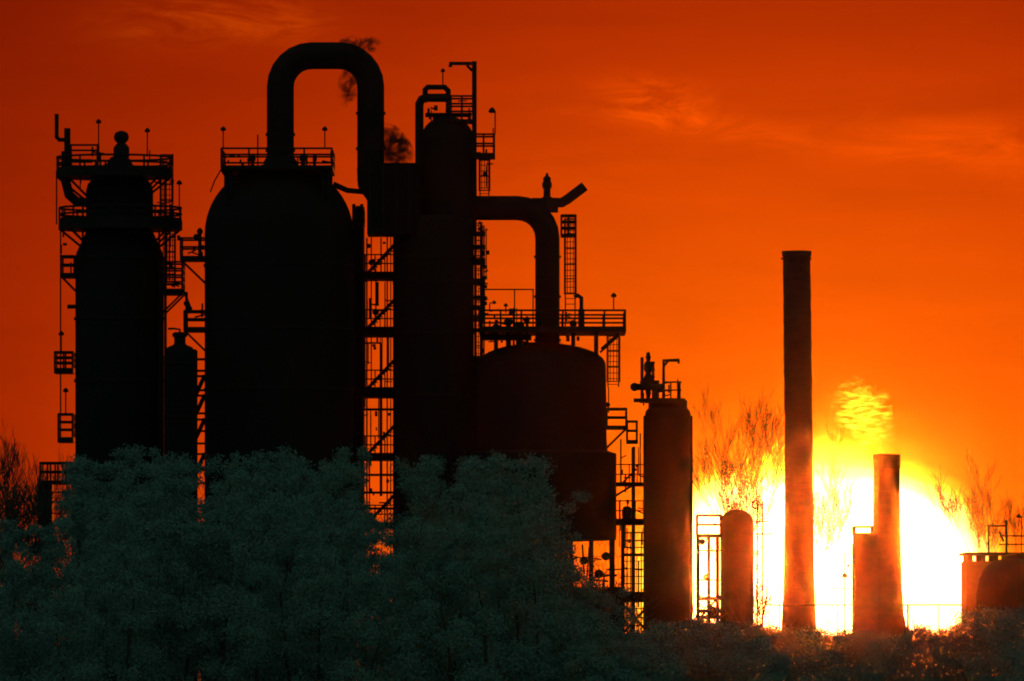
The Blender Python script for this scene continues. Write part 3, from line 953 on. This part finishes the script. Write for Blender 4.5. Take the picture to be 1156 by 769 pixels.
# ------------------------------------------------------------------ left low deck
t = Thing('pump_deck', 'low railed steel deck at left edge beside leftmost column', 'steel frame', 66, 160)
t.box_platform(46, 82, 543, 523, dep=1.6, thick=4, nmid=1, step=.42)
p = MB()
for px_ in (50, 57, 84):
    for yy in (158.8, 161.2): p.tube([(t.x(px_), yy, 0), (t.x(px_), yy, t.z(547))], t.s(2.4 if px_ < 60 else 1), 6)
p.tube([(t.x(44), 158.8, t.z(556)), (t.x(60), 158.8, t.z(543))], t.s(2), 6)
for y in (556, 568, 580): p.tube([(t.x(56), 158.8, t.z(y)), (t.x(90), 158.8, t.z(y + random.uniform(-3, 3)))], t.s(.7), 5)
t.add('support_frame', p, STEEL)
b = MB().box(t.x(45), t.x(60), 158.9, 161.1, t.z(592), t.z(547.2)); t.add('pump_casing', b, STEEL)


# ------------------------------------------------------------------ bare trees
def bare_tree(px, Y, ytop, spread, label, lean=0.0, seed=0, r0=None, group='bare winter trees', twig=0.022, depth=5):
    rnd = random.Random(seed)
    zt = Z(ytop, Y)
    x0 = X(px, Y)
    tk, tw = MB(), MB()
    r0 = r0 or 0.014 * zt
    def grow(p, d, L, r, lev):
        pts = [p]; q = p.copy(); dd = d.copy()
        for i in range(3):
            dd = (dd + Vector((rnd.uniform(-.16, .16), rnd.uniform(-.16, .16), rnd.uniform(-.05, .12)))).normalized()
            q = q + dd * L / 3; pts.append(q.copy())
        r1 = max(twig * .6, r * .55)
        (tk if lev < 2 else tw).tube([tuple(a) for a in pts], [r, r * .86, r * .7, r1], 6 if lev < 2 else 4, cap=False)
        if lev >= depth: return
        nb = 3 if lev == 0 else rnd.choice((2, 3))
        for k in range(nb + 1):
            s_ = rnd.uniform(.35, 1.0) if k else 1.0
            i = min(2, int(s_ * 3)); base = pts[i].lerp(pts[i + 1], s_ * 3 - i) if s_ < 1 else pts[-1]
            ang = rnd.uniform(0, 2 * math.pi)
            sd = Vector((math.cos(ang), math.sin(ang) * .8, 0)) * spread * rnd.uniform(.5, 1.1)
            nd = (dd + sd + Vector((0, 0, .25))).normalized()
            grow(base, nd, L * rnd.uniform(.55, .78), max(twig, r1 * (.95 if k == 0 else .62)), lev + 1)
    L0 = zt * .36
    grow(Vector((0, 0, -0.1)), Vector((lean, 0, 1)).normalized(), L0, r0, 0)
    mz = max(c for _, _, c in tw.v); k = zt / mz
    o = link('bare_tree', None); o.location = (x0, Y, 0)
    o['label'] = label; o['category'] = 'tree'; o['group'] = group
    for nm, b in (('trunk', tk), ('crown', tw)):
        link(nm, mesh_from(nm, [(a * k, c * k, d * k) for a, c, d in b.v], b.f, WOOD), o)


bare_tree(20, 150, 496, .55, 'dark bare tree with single upright trunk left of the low railed deck', -.02, 3, .16)
bare_tree(-6, 146, 520, .7, 'dark bare tree cut by the left edge of the photo', .1, 5, .15)
bare_tree(46, 1100, 468, .4, 'faint distant bare tree just left of the leftmost column', 0, 8, .10, 'distant bare trees', .021, 6)
bare_tree(6, 1100, 470, .4, 'faint distant bare tree at far left behind the dark ones', 0, 12, .10, 'distant bare trees', .021, 6)
bare_tree(862, 1100, 432, .35, 'tallest distant bare tree left of the tall chimney', 0, 21, .11, 'distant bare trees', .021, 6)
bare_tree(806, 1100, 468, .35, 'distant bare tree right of the narrow capped column', 0, 22, .10, 'distant bare trees', .021, 6)
bare_tree(836, 1100, 480, .4, 'low distant bare tree behind the round-topped silo', 0, 23, .10, 'distant bare trees', .021, 6)
bare_tree(932, 1100, 474, .35, 'distant bare tree between the two chimneys', 0, 24, .10, 'distant bare trees', .021, 6)
bare_tree(1122, 1100, 505, .4, 'distant bare tree above the roof rails at right', 0, 25, .10, 'distant bare trees', .021, 6)
bare_tree(1158, 1100, 492, .4, 'distant bare tree cut by the right edge of the photo', 0, 26, .10, 'distant bare trees', .021, 6)
bare_tree(858, 140, 640, .3, 'thin dark sapling in the sun left of the tall chimney', .05, 31, .05, 'bare saplings', .012, 4)


# ------------------------------------------------------------------ undergrowth: evergreen scrub plus an added level tree screen
def top_profile(px):
    xs = [-120, 0, 45, 84, 94, 150, 214, 226, 236, 300, 398, 412, 440, 454, 520, 590, 622, 640, 695, 702, 736, 745, 782, 800, 900, 1000, 1080, 1100, 1300]
    ys = [590, 592, 590, 584, 513, 510, 511, 548, 513, 509, 511, 572, 576, 511, 509, 512, 520, 662, 664, 716, 716, 700, 704, 706, 712, 716, 714, 690, 690]  # level upper stretch at left is added to give the dark green tone
    return float(np.interp(px, xs, ys))


def undergrowth():
    C, SZ = [], []
    tr = MB()
    px = -110.0
    rnd = random.Random(11)
    rows = [(150, 1.0, 0), (138, .9, 10), (124, .72, 26), (104, .5, 60)]
    for Y, hf, drop in rows:
        px = -120.0
        while px < 1290:
            top = top_profile(px) + drop * (1 if top_profile(px) < 690 else .12) + (rnd.uniform(-7, 12) if Y > 145 else rnd.uniform(-20, 40)) * (1 if top_profile(px) < 680 else .4)
            H = Z(top, Y)
            y0 = Y + rnd.uniform(-4, 4); x0 = X(px, Y)
            H = max(1.6, H)
            rx = min(2.1, .55 + H * .2) * rnd.uniform(.6, 1.35)
            # the crown is a stack of uneven clumps hung on a stem
            nc = int(6 + H * (4.2 if Y > 145 else 3.2))
            for k in range(nc):
                q = rnd.random() ** .75
                z = H * (.05 + .93 * q)
                w = rx * (1.0 - (.30 if Y > 145 else .6) * q ** 3)
                a = rnd.uniform(0, 6.283); d = w * math.sqrt(rnd.random())
                cr = rnd.uniform(.45, .95) * (1 - .45 * q)
                cc = np.array([x0 + d * math.cos(a), y0 + d * math.sin(a), min(z, H - cr * .6)])
                n = int(620 * cr * cr * (1.4 if H < 4 else 1.0)) + 60
                p = rng.normal(size=(n, 3)); p /= np.linalg.norm(p, axis=1)[:, None]
                p *= (rng.random(n) ** .55)[:, None] * (1 + .22 * rng.normal(size=(n, 1))) * cr * np.array([1.2, 1.2, .95])
                C.append(cc + p); SZ.append(rng.uniform(.025, .07, n))
            for k in range(rnd.randint(1, 4)):   # stray shoots above the leaves
                a = rnd.uniform(-rx, rx); h = rnd.uniform(.3, 1.0) * (1 if H > 5 else .55)
                b0 = (x0 + a * .8, y0 - rnd.uniform(-.5, .5), H * .93)
                b1 = (b0[0] + rnd.uniform(-.25, .25), b0[1], b0[2] + h * .6); b2 = (b1[0] + rnd.uniform(-.25, .25), b1[1], b0[2] + h)
                tr.tube([b0, b1, b2], [.02, .014, .006], 4, cap=False)
                tr.tube([b1, (b1[0] + rnd.uniform(-.4, .4), b1[1], b1[2] + rnd.uniform(.1, .4))], [.011, .006], 4, cap=False)
            tr.tube([(x0, y0 + .4, -.05), (x0 + rnd.uniform(-.3, .3), y0 + .4, H * .25), (x0 + rnd.uniform(-.5, .5), y0 + .3, H * .5), (x0 + rnd.uniform(-.6, .6), y0, H * .8)], [.03 + .009 * H, .02 + .006 * H, .02 + .003 * H, .012], 6)
            px += rx / S(Y) * rnd.uniform(.55, .95)
    # tangled bare brush in front of the racks and below the sun
    rb = random.Random(77)
    def brush(px, Y, top, n):
        for _ in range(n):
            x0 = X(px + rb.uniform(-9, 9), Y); H = Z(top + rb.uniform(-8, 22), Y)
            p = [(x0, Y, 0.0)]
            for q in (.35, .6, .8, 1.0): p.append((p[-1][0] + rb.uniform(-.22, .22), Y + rb.uniform(-.2, .2), H * q))
            tr.tube(p, [.045, .036, .026, .017, .007], 5, cap=False)
            for a in p[2:]:
                for _k in range(3):
                    d = rb.uniform(.3, .9); sg = rb.choice((-1, 1))
                    b = (a[0] + sg * d * rb.uniform(.4, .9), a[1], a[2] + d * rb.uniform(.2, .8))
                    tr.tube([a, b], [.016, .006], 4, cap=False)
                    tr.tube([b, (b[0] + sg * rb.uniform(0, .3), b[1], b[2] + rb.uniform(.1, .4))], [.009, .004], 4, cap=False)
    for px_, top, n in ((646, 626, 3), (660, 640, 4), (676, 634, 4), (690, 622, 3), (704, 660, 4), (716, 676, 4), (728, 668, 3), (786, 660, 4), (798, 668, 5), (810, 676, 4), (852, 664, 4), (866, 676, 4),
                        (880, 690, 4), (932, 698, 4), (950, 694, 4), (1022, 690, 4), (1045, 698, 5), (1070, 696, 5), (1085, 684, 4), (8, 560, 3), (32, 566, 3), (58, 572, 3)):
        brush(px_, 151 + rb.uniform(-4, 4), top, n)
    C = np.vstack(C); SZ = np.concatenate(SZ)
    keep = C[:, 2] > 0.02
    C, SZ = C[keep], SZ[keep]
    n = len(C)
    nn = rng.normal(size=(n, 3)) * .6 + np.array([0, -1.0, .35])      # leaves hang mostly upright
    nn /= np.linalg.norm(nn, axis=1)[:, None]
    u = rng.normal(size=(n, 3)); u -= nn * (u * nn).sum(1)[:, None]; u /= np.linalg.norm(u, axis=1)[:, None]
    w = np.cross(nn, u)
    w = w + 0 * rng.normal(size=(n, 3)); w -= u * (u * w).sum(1)[:, None]; w /= np.linalg.norm(w, axis=1)[:, None]
    L_ = (SZ * rng.uniform(.8, 2.2, n))[:, None]; W_ = (SZ * rng.uniform(.45, .75, n))[:, None]
    V = np.stack([C - u * L_, C + w * W_, C + u * L_, C - w * W_], 1).reshape(-1, 3)
    me = bpy.data.meshes.new('undergrowth')
    nv0 = len(V); tv = np.array(tr.v)
    allv = np.vstack([V, tv])
    me.vertices.add(len(allv)); me.vertices.foreach_set('co', allv.ravel())
    quads = np.arange(nv0, dtype=np.int32)
    tf = [f for f in tr.f]
    tl = np.array([i + nv0 for f in tf for i in f], dtype=np.int32)
    loops = np.concatenate([quads, tl])
    starts = np.concatenate([np.arange(0, nv0, 4), nv0 + np.cumsum([0] + [len(f) for f in tf[:-1]])]).astype(np.int32)
    me.loops.add(len(loops)); me.loops.foreach_set('vertex_index', loops)
    me.polygons.add(len(starts)); me.polygons.foreach_set('loop_start', starts)
    mi = np.concatenate([np.zeros(n, np.int32), np.ones(len(tf), np.int32)])
    me.materials.append(LEAF); me.materials.append(WOOD)
    me.polygons.foreach_set('material_index', mi)
    me.update(calc_edges=True); me.validate()
    o = link('undergrowth', me)
    o['kind'] = 'stuff'; o['label'] = 'dark green mass of evergreen scrub and added level tree screen along the foot of the plant'; o['category'] = 'undergrowth'
    print('leaves', n)


undergrowth()


# ------------------------------------------------------------------ smoke and vapour
def puff(name, label, path, radii, Y, mat):
    """closed soft tube; path in photo px"""
    b = MB().tube([(X(a, Y), Y + dy, Z(c, Y)) for a, c, dy in path], [r * S(Y) for r in radii], 18)
    c = np.mean(np.array(b.v), 0)
    o = link(name, mesh_from(name, [tuple(np.array(v) - c) for v in b.v], b.f, mat))
    o.location = c
    o['kind'] = 'stuff'; o['label'] = label; o['category'] = 'smoke' if name != 'vapour_plume' else 'vapour'


THINSMOKE = smoke_mat('thin_dark_smoke', (0.03, 0.03, 0.03), 5.0, 0.0, 2.6, (0.0, 0.0, 0.0), lo=.47, hi=.66)
DARKSMOKE = smoke_mat('dark_smoke', (0.03, 0.03, 0.03), 6.5, 0.0, 2.6, (0.0, 0.0, 0.0), lo=.45, hi=.64)
puff('smoke', 'dark smoke wisp curling over the top of the arched pipe', [(378, 54, 0), (387, 49, 0), (396, 47, 0), (404, 51, 0), (411, 53, 0), (418, 50, 0), (424, 47, 0), (430, 45, 0)], [2, 6, 8, 9, 10, 11, 9, 3], D - 1.5, DARKSMOKE)
puff('smoke', 'dark smoke wisp hanging inside the right bend of the arched pipe', [(404, 70, 0), (399, 82, 0), (396, 92, 0), (393, 102, 0), (391, 112, 0), (388, 122, 0)], [4, 12, 15, 14, 11, 3], D + 1.5, THINSMOKE)
puff('smoke', 'dark smoke clump between arched pipe and central tower', [(430, 138, 0), (436, 148, 0), (441, 160, 0), (446, 174, 0), (448, 196, 0)], [4, 13, 20, 23, 20], D + .5, DARKSMOKE)

STEAM = smoke_mat('sunlit_vapour', (0.97, 0.95, 0.9), 0.16, 0.95, 3.4, (0.9, 0.85, 0.8), stretch=(.45, .3, 1.5), lo=.49, hi=.64, rim=(.10, .64))
puff('vapour_plume', 'bright yellow vapour plume wavering above the short chimney', [(1001, 516, 0), (999, 506, 0), (993, 496, 0), (986, 484, 0), (983, 472, 0), (975, 462, 0), (968, 453, 0), (966, 444, 0), (967, 434, 0), (970, 424, 0)],
     [12, 16, 22, 25, 29, 36, 36, 28, 18, 5], 185, STEAM)

# ------------------------------------------------------------------ render settings
scn.view_settings.view_transform = 'Standard'
scn.view_settings.look = 'None'
scn.view_settings.exposure = 0.0
scn.view_settings.gamma = 1.0
scn.view_settings.use_curve_mapping = False
scn.render.engine = 'CYCLES'
cy = scn.cycles
cy.max_bounces = 4; cy.diffuse_bounces = 2; cy.glossy_bounces = 1; cy.transmission_bounces = 1; cy.volume_bounces = 0; cy.transparent_max_bounces = 4
cy.volume_step_rate = 0.3; cy.volume_max_steps = 128
cy.use_denoising = True
cy.filter_width = 1.9
cy.sample_clamp_indirect = 0.0; cy.sample_clamp_direct = 0.0
